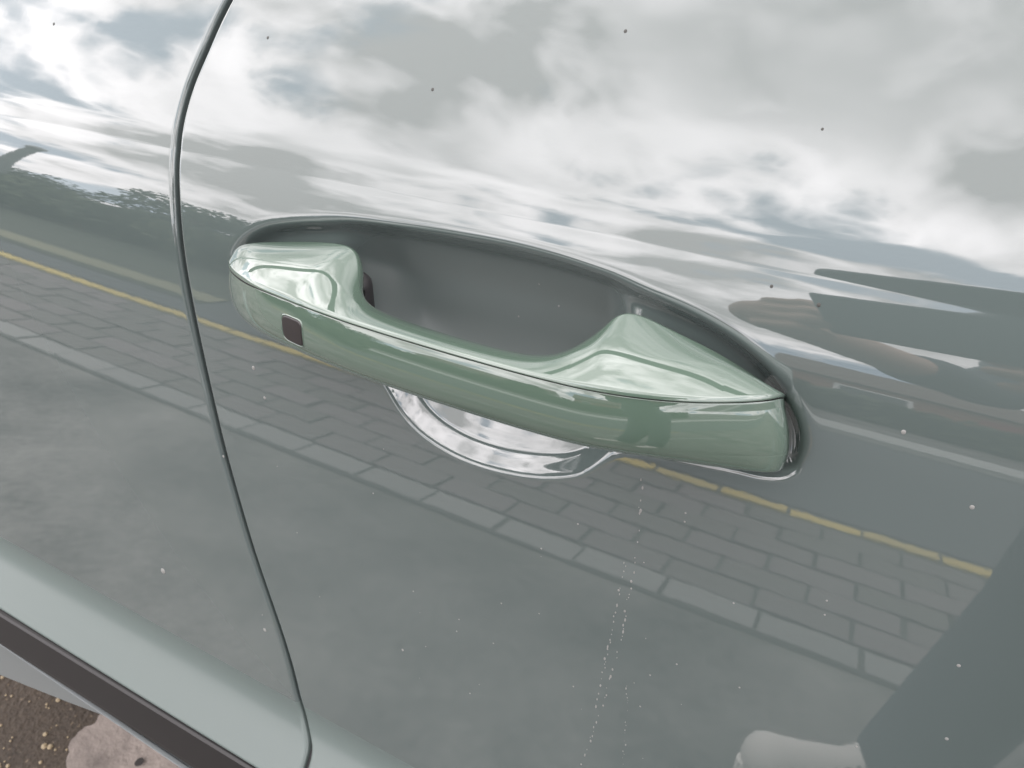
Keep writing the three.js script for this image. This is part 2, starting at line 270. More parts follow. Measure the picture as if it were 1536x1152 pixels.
const fbS = FB.map((_, i) => i), S1 = FB.length - 1, fb = [0, 1, 2, 3, 4, 5].map((k) => { // splined, then smoothed along the handle
  const raw = spline(fbS, FB.map((r) => r[k])), xs = [], ys = [];
  for (let s = -1; s <= S1 + 1.0001; s += 0.1) { let q = 0, w = 0; for (let d = -1.5; d <= 1.5001; d += 0.1) { const g = Math.exp(-0.5 * (d / 0.42) ** 2); q += g * raw(s + d); w += g; } xs.push(s); ys.push(q / w); }
  return spline(xs, ys);
});
const handleS = steps([0, 4, 0.03], [4, S1 - 3, 0.045], [S1 - 3, S1, 0.03]);
const topBulge = spline([0, 1.5, 3, 5, 7, 8.5, 10, 12, 15, 17, 19, 21, 23, 25, S1], [0, 0.0003, 0.0012, 0.0030, 0.0034, 0.0028, 0.0019, 0.0012, 0.0011, 0.0015, 0.0024, 0.0026, 0.0019, 0.0005, 0]);
function topPoint(s, t, out) { // t -0.25..0 lip inside the split line, 0..1 top face, 1..2.2 rolled back edge and back wall
  const fx = fb[0](s), fn = fb[1](s), fv = fb[2](s), bx = fb[3](s), bn = fb[4](s), bv = fb[5](s);
  let dx = bx - fx, dn = bn - fn; const L = Math.hypot(dx, dn, bv - fv) + 1e-6, H = Math.hypot(dx, dn) + 1e-6; dx /= H; dn /= H;
  const r = Math.min(0.0035, L * 0.3), rf = 0.0011;
  if (t < 0) { const q = -t / 0.25; out[0] = fx + dx * 0.0022 * q; out[2] = fn + dn * 0.0022 * q; out[1] = fv - rf - 0.0001 * q; return; }
  const slopeV = (bv - fv) / H;
  if (t <= 1) {
    const rr = Math.min(rf, L * 0.2), d = t * L, e = d < rr ? rr - Math.sqrt(Math.max(0, rr * rr - (rr - d) * (rr - d))) : 0; // rounded front edge
    const back = L - d < r ? r - Math.sqrt(Math.max(0, r * r - (r - (L - d)) * (r - (L - d)))) : 0;
    const R0 = Math.min(0.0135, L * 0.55), far = Math.max(0, (d - R0) / (L - R0)); // full near the front edge, then nearly flat to the back
    const bulge = topBulge(clamp(s, 0, S1)) * (d < R0 ? (d / R0) * (2 - d / R0) : 1 - Math.pow(far, 1.45));
    out[0] = fx + dx * H * t; out[2] = fn + dn * H * t; out[1] = fv + slopeV * H * t + bulge - e - back; return;
  }
  const q = t - 1; out[0] = bx + dx * 0.0004 * q; out[2] = bn + dn * 0.0004 * q; out[1] = lerp(bv - r, Math.min(0.0035, bv - r - 0.001), q);
}
const L0 = 0.03, topT = [-0.25, -0.12, -0.0001, ...steps([0, 0.002, 0.0004], [0.002, 0.06, 0.004], [0.06, 0.7, 0.02], [0.7, 0.985, 0.012], [0.985, 1, 0.0015]), ...steps([1.0005, 2, 0.1])]; void L0;
const grip = mesh('door_handle', onCar(sheet(topPoint, handleS, topT, false, 1e-4)), handlePaint, car);
grip.userData.label = 'pale green glossy pull handle with a dark line along its upper edge';

mesh('inner_face', onCar(sheet((s, w, o) => { topPoint(s, 1.15 + 0.8 * w, o); const bx = fb[3](s) - fb[0](s), bn = fb[4](s) - fb[1](s), l = Math.hypot(bx, bn) + 1e-6; o[0] += (bx / l) * 0.0004; o[2] += (bn / l) * 0.0004; }, handleS.filter((_, i) => i % 2 === 0), [0, 0.5, 1], false, 1e-4)), blackPlastic, grip);

// the front cover: a profile swept along the front edge
const prof = (() => { // outward offset against drop, from the tilt of the face
  const pts = [[-0.0012, 0.0045], [-0.0011, 0.0014]], R = 0.0007;
  for (let i = 1; i <= 6; i++) { const a = (i / 6) * Math.PI / 2 * 0.9; pts.push([-0.0011 + R * Math.sin(a), 0.0009 + R * (1 - Math.cos(a))]); }
  let o = pts[pts.length - 1][0], d = pts[pts.length - 1][1];
  const tilt = spline([0, 0.003, 0.008, 0.013, 0.0165, 0.0195, 0.0225, 0.0255, 0.0285, 0.032, 0.038], [12, 8, 3, -3, -9, -20, -38, -58, -76, -92, -98]);
  const ds = 0.0005; for (let l = 0; l < 0.036; l += ds) { const a = (tilt(l) * Math.PI) / 180; o += Math.sin(a) * ds; d += Math.cos(a) * ds; pts.push([o, d]); }
  return pts;
})();
const profO = spline(prof.map((_, i) => i), prof.map((p) => p[0])), profD = spline(prof.map((_, i) => i), prof.map((p) => p[1])), W1 = prof.length - 1;
function coverPoint(s, w, out) {
  const e = 0.02, tx = fb[0](s + e) - fb[0](s - e), tn = fb[1](s + e) - fb[1](s - e), l = Math.hypot(tx, tn) || 1;
  const nx = -tn / l, nn = tx / l; // outward from the curve
  const k = 1, o = profO(w) * k, d = profD(w);
  const flare = 0.0052 * sstep(s, S1 - 6, S1 - 2) * clamp(d / 0.02, 0, 1); const endL = 1 - 0.45 * (1 - sstep(s, 0, 5)), endR = 1 + 0.09 * sstep(s, S1 - 8, S1 - 3), endO = lerp(1, 0.12, sstep(s, S1 - 7, S1 - 2.5));
  out[0] = fb[0](s) + flare + nx * o * (o < 0 ? endL * endO : 1); out[2] = fb[1](s) + nn * o * (o < 0 ? endL * endO : 1); out[1] = fb[2](s) - 0.0008 - d * lerp(0.72, 0.83, sstep(s, 0, 5)) * endR;
}
const cover = mesh('front_cover', onCar(sheet(coverPoint, handleS, steps([0, 8, 0.5], [8, W1, 0.6]), true, 2e-3)), handlePaint, grip);
cover.userData.label = 'pale green front face of the handle below the dark split line';
{ // dark key sensor window set into the front of the handle
  const wAt = (d) => { let lo = 8, hi = W1; for (let i = 0; i < 40; i++) { const m = (lo + hi) / 2; if (profD(m) < d) lo = m; else hi = m; } return lo; };
  const s0 = 6.75, s1 = 8.35, d0 = 0.0070, d1 = 0.0188, A = [0, 0, 0], B = [0, 0, 0], C = [0, 0, 0];
  const at = (lift, grow) => (a, r, out) => { // superellipse disc
    const c = Math.cos(a), q = Math.sin(a), m = Math.pow(Math.pow(Math.abs(c), 5) + Math.pow(Math.abs(q), 5), -1 / 5) * r;
    const s = (s0 + s1) / 2 + (m * c * (s1 - s0)) / 2 * grow, w = wAt((d0 + d1) / 2 + (m * q * (d1 - d0)) / 2 * grow);
    coverPoint(s, w, A); coverPoint(s + 0.01, w, B); coverPoint(s, w + 0.05, C);
    const ax = B[0] - A[0], ay = B[1] - A[1], az = B[2] - A[2], bx = C[0] - A[0], by = C[1] - A[1], bz = C[2] - A[2]; let nx = by * az - bz * ay, ny = bz * ax - bx * az, nz = bx * ay - by * ax; const l = Math.hypot(nx, ny, nz);
    const h = lift(r); out[0] = A[0] + nx / l * h; out[1] = A[1] + ny / l * h; out[2] = A[2] + nz / l * h;
  };
  const rs = steps([0.02, 0.8, 0.13], [0.8, 1, 0.025]), as = steps([0, 2 * Math.PI, Math.PI / 48]);
  mesh('key_sensor', onCar(sheet(at((r) => 0.00045 - 0.0011 * Math.pow(Math.max(0, (r - 0.86) / 0.14), 2), 1.03), as, rs, true, 1e-3)), sensorMat, grip).userData.label = 'small dark brown square sensor window near the left end of the handle';
  mesh('sensor_bezel', onCar(sheet(at((r) => 0.0003 * Math.sin(Math.PI * clamp((r - 0.90) / 0.10, 0, 1)), 1.08), as, steps([0.88, 1, 0.012]), true, 1e-3)), handlePaint, grip);
}
// black core between the two pieces and black pivot where the handle enters the door
mesh('handle_core', onCar(sheet((s, w, o) => { const f = 0.0006; const fx = fb[0](s), fn = fb[1](s), bx = fb[3](s), bn = fb[4](s), l = Math.hypot(bx - fx, bn - fn) + 1e-6; o[0] = fx + ((bx - fx) / l) * f; o[2] = fn + ((bn - fn) / l) * f; o[1] = fb[2](s) - 0.0012 - 0.006 * w; }, handleS.filter((_, i) => i % 3 === 0 && i > 9), [0, 0.5, 1], true)), blackPlastic, grip);
for (const [x0, x1, n1] of [[-0.100, -0.074, 0.016], [0.050, 0.074, 0.010]]) mesh('handle_stem', onCar(new THREE.BoxGeometry(x1 - x0, 0.010, n1 + 0.012, 1, 1, 1).translate((x0 + x1) / 2, 0.0110, (n1 - 0.012) / 2)), blackPlastic, grip);
{ const g = new THREE.CapsuleGeometry(0.0055, 0.010, 6, 14); g.rotateX(0.1); g.translate(-0.0640, 0.0165, 0.0085); mesh('pivot_gasket', onCar(g), rubber, grip); }

// dried drops and dirt specks on the paint
const speckMat = std([0.25, 0.25, 0.24], 0.5), darkSpeck = std([0.05, 0.05, 0.045], 0.6);
const speckGeo = new THREE.SphereGeometry(1, 10, 6, 0, Math.PI * 2, 0, Math.PI / 2).rotateX(Math.PI / 2);
const nrm = (x, v) => { const e = 3e-4; return new THREE.Vector3(-(skin(x + e, v) - skin(x - e, v)) / (2 * e), -(skin(x, v + e) - skin(x, v - e)) / (2 * e), 1).normalize(); };
function speckMatrix(x, v, r, flat) { const q = new THREE.Quaternion().setFromUnitVectors(new THREE.Vector3(0, 0, 1), nrm(x, v)); return side.clone().multiply(new THREE.Matrix4().compose(new THREE.Vector3(x, v, skin(x, v) - 0.00003), q, new THREE.Vector3(r, r * 1.1, r * flat))); }
const R1 = rng(7);
const SPECKS = [[-0.1318, -0.0353, 1.1], [-0.1269, -0.049, 0.9], [-0.2254, -0.1964, 2.1], [-0.1594, -0.0921, 0.8], [-0.146, -0.2016, 1.3], [-0.0465, -0.125], [-0.023, -0.1374], [0.0144, -0.0733], [0.0665, -0.0348], [0.0668, -0.0384], [0.1219, 0.016, 0.8], [0.1445, -0.0012, 0.8], [0.0910, 0.0459, 0.7, 1], [0.0770, 0.0482, 0.6, 1], [0.0127, 0.1113, 0.7, 1], [-0.0524, 0.088, 0.7, 1], [-0.1329, 0.0984, 0.7, 1], [0.0789, 0.0909, 0.5, 1], [0.0348, -0.1386], [0.0653, -0.1142], [0.0638, -0.1329], [0.0743, -0.1031], [-0.0041, -0.1346], [0.1628, -0.0872, 0.7], [0.1574, -0.0568, 0.7], [-0.0529, -0.1656, 0.8], [-0.0015, -0.1099], [0.1166, -0.0501], [-0.2624, 0.0943, 0.8, 1], [-0.0674, -0.0785], [-0.0148, -0.1727], [0.0888, -0.0649], [0.004, 0.020, 0.45], [-0.012, 0.012, 0.45], [-0.004, 0.027, 0.4]];
for (let i = 0; i < 26; i++) SPECKS.push([lerp(-0.15, 0.15, R1()), lerp(-0.2, -0.05, R1()), 0.2 + 0.25 * R1()]);
for (const [x, v, r = 0.45, dark] of SPECKS) { const m = mesh('dirt_speck', speckGeo, dark ? darkSpeck : speckMat, x < gapX(v) ? rear : door); m.applyMatrix4(speckMatrix(x, v, r * 0.00085, 0.35)); }
const TRAILS = [[[0.0495, -0.0274], [0.051, -0.0471], [0.0518, -0.0717], [0.0513, -0.1027], [0.0485, -0.1384], [0.0454, -0.1653], [0.0435, -0.1853], [0.041, -0.215]], [[0.0483, -0.0653], [0.0475, -0.0906], [0.0467, -0.1162], [0.0453, -0.1444]], [[0.0573, -0.1252], [0.0594, -0.1477], [0.0617, -0.1716]]];
TRAILS.forEach((tr, k) => {
  const c = new THREE.CatmullRomCurve3(tr.map(([x, v]) => new THREE.Vector3(x, v, 0))), L = c.getLength(), parts = [];
  for (let d = 0; d < L; d += 0.0012 + 0.0062 * R1() ** 2) { const p = c.getPointAt(clamp(d / L, 0, 1)), r = (0.00019 + 0.0003 * R1() ** 2) * (k === 2 ? 0.7 : 1); parts.push(speckGeo.clone().applyMatrix4(speckMatrix(p.x + (R1() - 0.5) * 0.0012, p.y, r, 0.35).scale(new THREE.Vector3(1, 1 + 1.6 * R1(), 1)))); }
  mesh('drip_trail', mergeGeometries(parts), speckMat, door).userData.label = 'dotted trail of dried drips running down from the handle recess';
});

// ---------------------------------------------------------------- ground
const tarTex = noiseTex(1024, (u, v) => { const a = wrapNoise(u, v, 6, 0.3, 5), b = wrapNoise(u, v, 90, 4.4, 2), q = 0.5 + 1.0 * a + 0.3 * b; return [q, q * 0.985, q * 0.96]; });
const tarBump = noiseTex(512, (u, v) => { const q = 0.5 + 0.5 * wrapNoise(u, v, 60, 9.4, 3); return [q, q, q]; });
tarTex.repeat.set(0.45, 0.45); tarBump.repeat.set(2, 2);
function flat(x0, x1, z0, z1, y = 0) { const g = new THREE.PlaneGeometry(x1 - x0, z1 - z0); g.rotateX(-Math.PI / 2); g.translate((x0 + x1) / 2, y, (z0 + z1) / 2); const p = g.attributes.position, w = g.attributes.uv; for (let i = 0; i < p.count; i++) w.setXY(i, p.getX(i), p.getZ(i)); return g; }
struct('ground', flat(-150, 150, -150, 150), std([0.20, 0.197, 0.19], 0.9, { map: tarTex, bumpMap: tarBump, bumpScale: 0.003 }));
struct('road', flat(-60, 60, 2.66, 5.4, 0.004), std([0.06, 0.066, 0.071], 0.85, { bumpMap: tarBump, bumpScale: 0.002 }));
struct('far_pavement', new THREE.BoxGeometry(120, 0.12, 1.3).translate(0, 0.06, 6.05), std([0.30, 0.31, 0.30], 0.9, { bumpMap: tarBump, bumpScale: 0.002 }));
{ // strip of setts: a pale edging course, six courses of grey brown ones and a painted course
  const strip = new THREE.Group(); strip.name = 'sett_strip'; strip.userData.kind = 'structure'; scene.add(strip);
  const R = rng(21), L = 0.2548, W = 0.1283, z0 = 1.622;
  const variants = [];
  for (let k = 0; k < 5; k++) { const g = new THREE.BoxGeometry(L - 0.013, 0.06, W - 0.011, 4, 1, 2); const p = g.attributes.position; for (let i = 0; i < p.count; i++) { const y = p.getY(i) > 0; if (y) { const ex = Math.abs(p.getX(i)) / (L / 2), ez = Math.abs(p.getZ(i)) / (W / 2); p.setY(i, 0.03 - 0.006 * Math.pow(Math.max(ex, ez), 4) + 0.003 * N3(p.getX(i) * 20 + k * 9, p.getZ(i) * 20, k)); p.setX(i, p.getX(i) * (1 + 0.035 * N3(p.getZ(i) * 30, k * 5, 2))); p.setZ(i, p.getZ(i) * (1 + 0.08 * N3(p.getX(i) * 18, k * 5, 7))); } } g.computeVertexNormals(); variants.push(g); }
  const grey = [0.104, 0.113, 0.122, 0.133].map((q, i) => std([q * 1.06, q * (1 - 0.02 * i), q * 0.94], 0.85, { bumpMap: tarBump, bumpScale: 0.002 })), pale = [0.165, 0.175, 0.185].map((q) => std([q, q, q * 0.97], 0.85)), yellow = [std([0.46, 0.36, 0.10], 0.75), std([0.42, 0.33, 0.10], 0.75), std([0.38, 0.31, 0.12], 0.75)];
  for (let row = 0; row < 8; row++) for (let n = -24; n < 9; n++) {
    const mats = row === 0 ? pale : row === 7 ? yellow : grey;
    const m = mesh('sett', variants[Math.floor(R() * 5)], mats[Math.floor(R() * mats.length)], strip);
    const off = row === 0 ? 0.10 : row % 2 ? 0 : 0.5;
    m.position.set(0.1061 - 0.2042 + L * (n + off) + (R() - 0.5) * 0.006, 0.0 - 0.018 + 0.006 * R(), z0 + W * (row + 0.5)); m.rotation.y = (R() - 0.5) * 0.02; m.scale.z = row === 7 ? 0.5 : row === 0 ? 0.9 : 1;
  }
  mesh('sett_joint', flat(-6.4, 2.4, z0, z0 + W * 8, 0.004), std([0.066, 0.068, 0.062], 0.95), strip);
}
{ // the dirty ground beside the sill with its pale patch
  const grit = noiseTex(1024, (u, v) => { const a = wrapNoise(u, v, 5, 2.3, 5), b = wrapNoise(u, v, 120, 6.1, 2), g = Math.max(0, b - 0.28) * 3.2, q = 0.5 + 0.4 * a + 0.3 * b; return [0.55 * q + g, 0.46 * q + g * 0.85, 0.38 * q + g * 0.6]; });
  grit.repeat.set(1.4, 1.4);
  struct('gutter_grit', flat(-2.2, 0.6, -0.5, 0.32, 0.004), std([0.21, 0.19, 0.165], 0.8, { map: grit, bumpMap: tarBump, bumpScale: 0.006 }));
  const s = new THREE.Shape(), R = rng(5); for (let i = 0; i <= 140; i++) { const a = (i / 140) * Math.PI * 2, r = 1 + 0.16 * fbm(Math.cos(a) * 2, Math.sin(a) * 2, 1.5, 4, 0.7); const x = -0.56 + Math.cos(a) * 0.22 * r, y = 0.03 + Math.sin(a) * 0.12 * r; i ? s.lineTo(x, y) : s.moveTo(x, y); }
  const g = new THREE.ShapeGeometry(s); g.rotateX(Math.PI / 2); g.translate(0, 0.008, 0); { const ix = g.index.array; for (let i = 0; i < ix.length; i += 3) { const t = ix[i]; ix[i] = ix[i + 1]; ix[i + 1] = t; } g.computeVertexNormals(); } void R;
  struct('concrete_patch', g, std([0.46, 0.40, 0.365], 0.85, { map: tarTex, bumpMap: tarBump, bumpScale: 0.004 }));
  for (const [x, z, r] of [[-0.690, -0.030, 0.010], [-0.678, -0.024, 0.007], [-0.702, -0.018, 0.005], [-0.672, -0.036, 0.005], [-0.66, 0.03, 0.006]]) { const c = new THREE.CircleGeometry(r, 14); const q = c.attributes.position; for (let i = 1; i < q.count; i++) { const f = 1 + 0.3 * N3(q.getX(i) * 160, q.getY(i) * 160, x * 40); q.setXY(i, q.getX(i) * f, q.getY(i) * f); } struct('oil_stain', c.rotateX(-Math.PI / 2).translate(x, 0.012, z), std([0.03, 0.026, 0.024], 0.5)); }
  const stones = [], rr = rng(3), base = new THREE.IcosahedronGeometry(1, 0);
  for (let i = 0; i < 420; i++) { const r = 0.0015 + 0.0035 * rr() ** 3; stones.push(base.clone().scale(r, r * 0.7, r).rotateY(rr() * 6).translate(-1.15 + 0.9 * rr(), 0.005, -0.05 + 0.25 * rr())); }
  const m = mesh('gravel', mergeGeometries(stones), std([0.34, 0.27, 0.17], 0.5), scene); m.userData = { kind: 'stuff', label: 'loose pale grit scattered on the ground below the sill', category: 'gravel' };
}

// ---------------------------------------------------------------- what the paint mirrors: the far side of the road
const leafMat = [std([0.045, 0.062, 0.028], 0.75), std([0.06, 0.078, 0.036], 0.75), std([0.035, 0.05, 0.026], 0.75)], barkMat = std([0.09, 0.075, 0.06], 0.9);
const leafGeo = new THREE.PlaneGeometry(0.16, 0.1);
function foliage(inside, n, seed, size = 1) { // many small leaf faces through a volume
  const r = rng(seed), parts = [], q = new THREE.Quaternion(), e = new THREE.Euler(), m = new THREE.Matrix4();
  while (parts.length < n) { const p = inside(r); if (!p) continue; q.setFromEuler(e.set(r() * 6, r() * 6, r() * 6)); m.compose(p, q, new THREE.Vector3(size, size, size).multiplyScalar(0.7 + 0.9 * r())); parts.push(leafGeo.clone().applyMatrix4(m)); }
  return mergeGeometries(parts);
}
function tree(label, x, z, h, w, seed, mat) {
  const t = thing('roadside_tree', label, 'tree', null, [x, 0, z]);
  const r = rng(seed), limbs = [new THREE.CylinderGeometry(w * 0.05, w * 0.085, h * 0.6, 9).translate(0, h * 0.3, 0)];
  const blobs = []; for (let i = 0; i < 9; i++) { const a = r() * 6.28, d = w * 0.32 * Math.sqrt(r()), y = h * (0.42 + 0.46 * r()); blobs.push([Math.cos(a) * d, y, Math.sin(a) * d, w * (0.17 + 0.13 * r())]); const g = new THREE.CylinderGeometry(w * 0.014, w * 0.03, 1, 6).translate(0, 0.5, 0); const to = new THREE.Vector3(Math.cos(a) * d, y - h * 0.4, Math.sin(a) * d); g.scale(1, to.length(), 1).applyQuaternion(new THREE.Quaternion().setFromUnitVectors(new THREE.Vector3(0, 1, 0), to.clone().normalize())).translate(0, h * 0.4, 0); limbs.push(g); }
  mesh('trunk', mergeGeometries(limbs), barkMat, t);
  mesh('crown', foliage((q) => { const b = blobs[Math.floor(q() * blobs.length)], u = 2 * q() - 1, a = q() * 6.28, rr = Math.cbrt(q()) * b[3], s = Math.sqrt(1 - u * u); return new THREE.Vector3(b[0] + rr * s * Math.cos(a), b[1] + rr * u * 0.85, b[2] + rr * s * Math.sin(a)); }, 2600, seed + 1, h / 4.5), mat, t);
}
tree('low dark spreading tree across the road at the far left of the reflection', -20.5, 13.0, 3.0, 4.4, 11, leafMat[0]);
tree('broad olive green tree across the road beside the low dark one', -15.2, 13.6, 3.9, 4.8, 12, leafMat[1]);
tree('rounded dark green tree in front of the pale bungalow', -12.4, 14.6, 3.6, 4.2, 13, leafMat[2]);
tree('small slim tree near the end of the brick house', -4.6, 15.4, 3.6, 2.8, 14, leafMat[1]);
{ const h = thing('garden_hedge', 'long clipped dark hedge on the far side of the road', 'hedge', null, [0, 0, 0]);
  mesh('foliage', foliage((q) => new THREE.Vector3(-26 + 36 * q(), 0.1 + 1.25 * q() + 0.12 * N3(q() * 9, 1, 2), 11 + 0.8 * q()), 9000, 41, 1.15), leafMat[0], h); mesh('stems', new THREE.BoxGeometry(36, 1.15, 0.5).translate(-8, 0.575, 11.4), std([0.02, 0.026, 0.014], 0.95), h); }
function house(label, x, z, w, h, c) {
  const g = thing('brick_house', label, 'house', null, [x, 0, z]);
  mesh('wall', new THREE.BoxGeometry(w, h, 5).translate(0, h / 2, 2.5), std(c, 0.9, { bumpMap: tarBump, bumpScale: 0.01 }), g);
  const s = new THREE.Shape(); s.moveTo(-0.4, 0); s.lineTo(5.4, 0); s.lineTo(2.5, 1.5); s.closePath();
  mesh('roof', new THREE.ExtrudeGeometry(s, { depth: w + 0.6, bevelEnabled: false }).rotateY(-Math.PI / 2).translate(w / 2 + 0.3, h, 0), std([0.10, 0.07, 0.06], 0.85), g);
  for (const wx of [-w * 0.28, w * 0.28]) { const f = mesh('window', new THREE.BoxGeometry(1.4, 1.1, 0.08).translate(wx, 1.5, -0.02), std([0.75, 0.75, 0.74], 0.5), g); mesh('pane', new THREE.BoxGeometry(1.2, 0.9, 0.08).translate(wx, 1.5, -0.05), std([0.03, 0.035, 0.04], 0.06), f); }
  mesh('door', new THREE.BoxGeometry(0.9, 2, 0.08).translate(0, 1, -0.02), std([0.2, 0.03, 0.03], 0.4), g);
}
house('low red brick bungalow with a brown roof straight across the road', 2.8, 15.5, 8, 2.4, [0.24, 0.12, 0.09]);
house('pale rendered bungalow behind the hedge with a brown roof', -9.5, 22, 9, 2.3, [0.45, 0.43, 0.40]);
{ const l = thing('street_lamp', 'short grey post lamp standing among the shrubs at the left', 'street lamp', null, [-10.9, 0, 6.2]);
  mesh('post', new THREE.CylinderGeometry(0.1, 0.14, 3.5, 14).translate(0, 1.75, 0), std([0.10, 0.115, 0.11], 0.5), l); mesh('lamp_head', new THREE.SphereGeometry(0.15, 16, 10).translate(0, 3.55, 0), std([0.2, 0.21, 0.21], 0.4), l); }
struct('verge_edge', flat(-40, -3.3, 2.92, 3.08, 0.012), std([0.17, 0.17, 0.11], 0.9));
struct('verge', flat(-40, -3.3, 2.86, 6.9, 0.008), std([0.05, 0.06, 0.045], 0.95, { bumpMap: tarBump, bumpScale: 0.01 }));
[[-4.1, 4.6, 0.9, 0.75], [-5.0, 4.6, 1.0, 0.9], [-6.2, 5.0, 1.25, 1.1], [-7.4, 5.0, 1.35, 1.15], [-8.8, 5.1, 1.3, 1.3], [-10.4, 5.0, 0.95, 1.3], [-12.2, 5.2, 0.85, 1.4], [-14.2, 5.3, 0.8, 1.5]].forEach(([x, z, h, w], i) => {
  const where = ['smallest shrub at the right end of the verge', 'second shrub from the right end of the verge', 'rounded shrub third from the right end of the verge', 'tallest shrub, fourth from the right end of the verge', 'broad shrub in the middle of the left half of the verge', 'lower shrub just right of the post lamp', 'wide low shrub just left of the post lamp', 'lowest wide shrub at the far left of the verge'][i];
  const t = thing('verge_shrub', where, 'shrub', null, [x, 0, z]), r0 = rng(60 + i), b = []; for (let k = 0; k < 7; k++) { const a = r0() * 6.28, d = w * 0.42 * Math.sqrt(r0()); b.push([Math.cos(a) * d, h * (0.3 + 0.45 * r0()), Math.sin(a) * d, w * (0.3 + 0.16 * r0())]); }
  mesh('foliage', foliage((q) => { const c = b[Math.floor(q() * b.length)], u = 2 * q() - 1, a = q() * 6.28, rr = Math.cbrt(0.35 + 0.65 * q()) * c[3], s = Math.sqrt(1 - u * u), y = c[1] + rr * u; return y < 0.03 || y > h ? null : new THREE.Vector3(c[0] + rr * s * Math.cos(a), y, c[2] + rr * s * Math.sin(a)); }, 1500, 80 + i, 0.85), leafMat[i % 3], t);
  for (let k = 0; k < 4; k++) mesh('stem', new THREE.CylinderGeometry(0.015, 0.03, h * 0.7, 6).translate((r0() - 0.5) * w * 0.5, h * 0.35, (r0() - 0.5) * w * 0.5), barkMat, t);
});

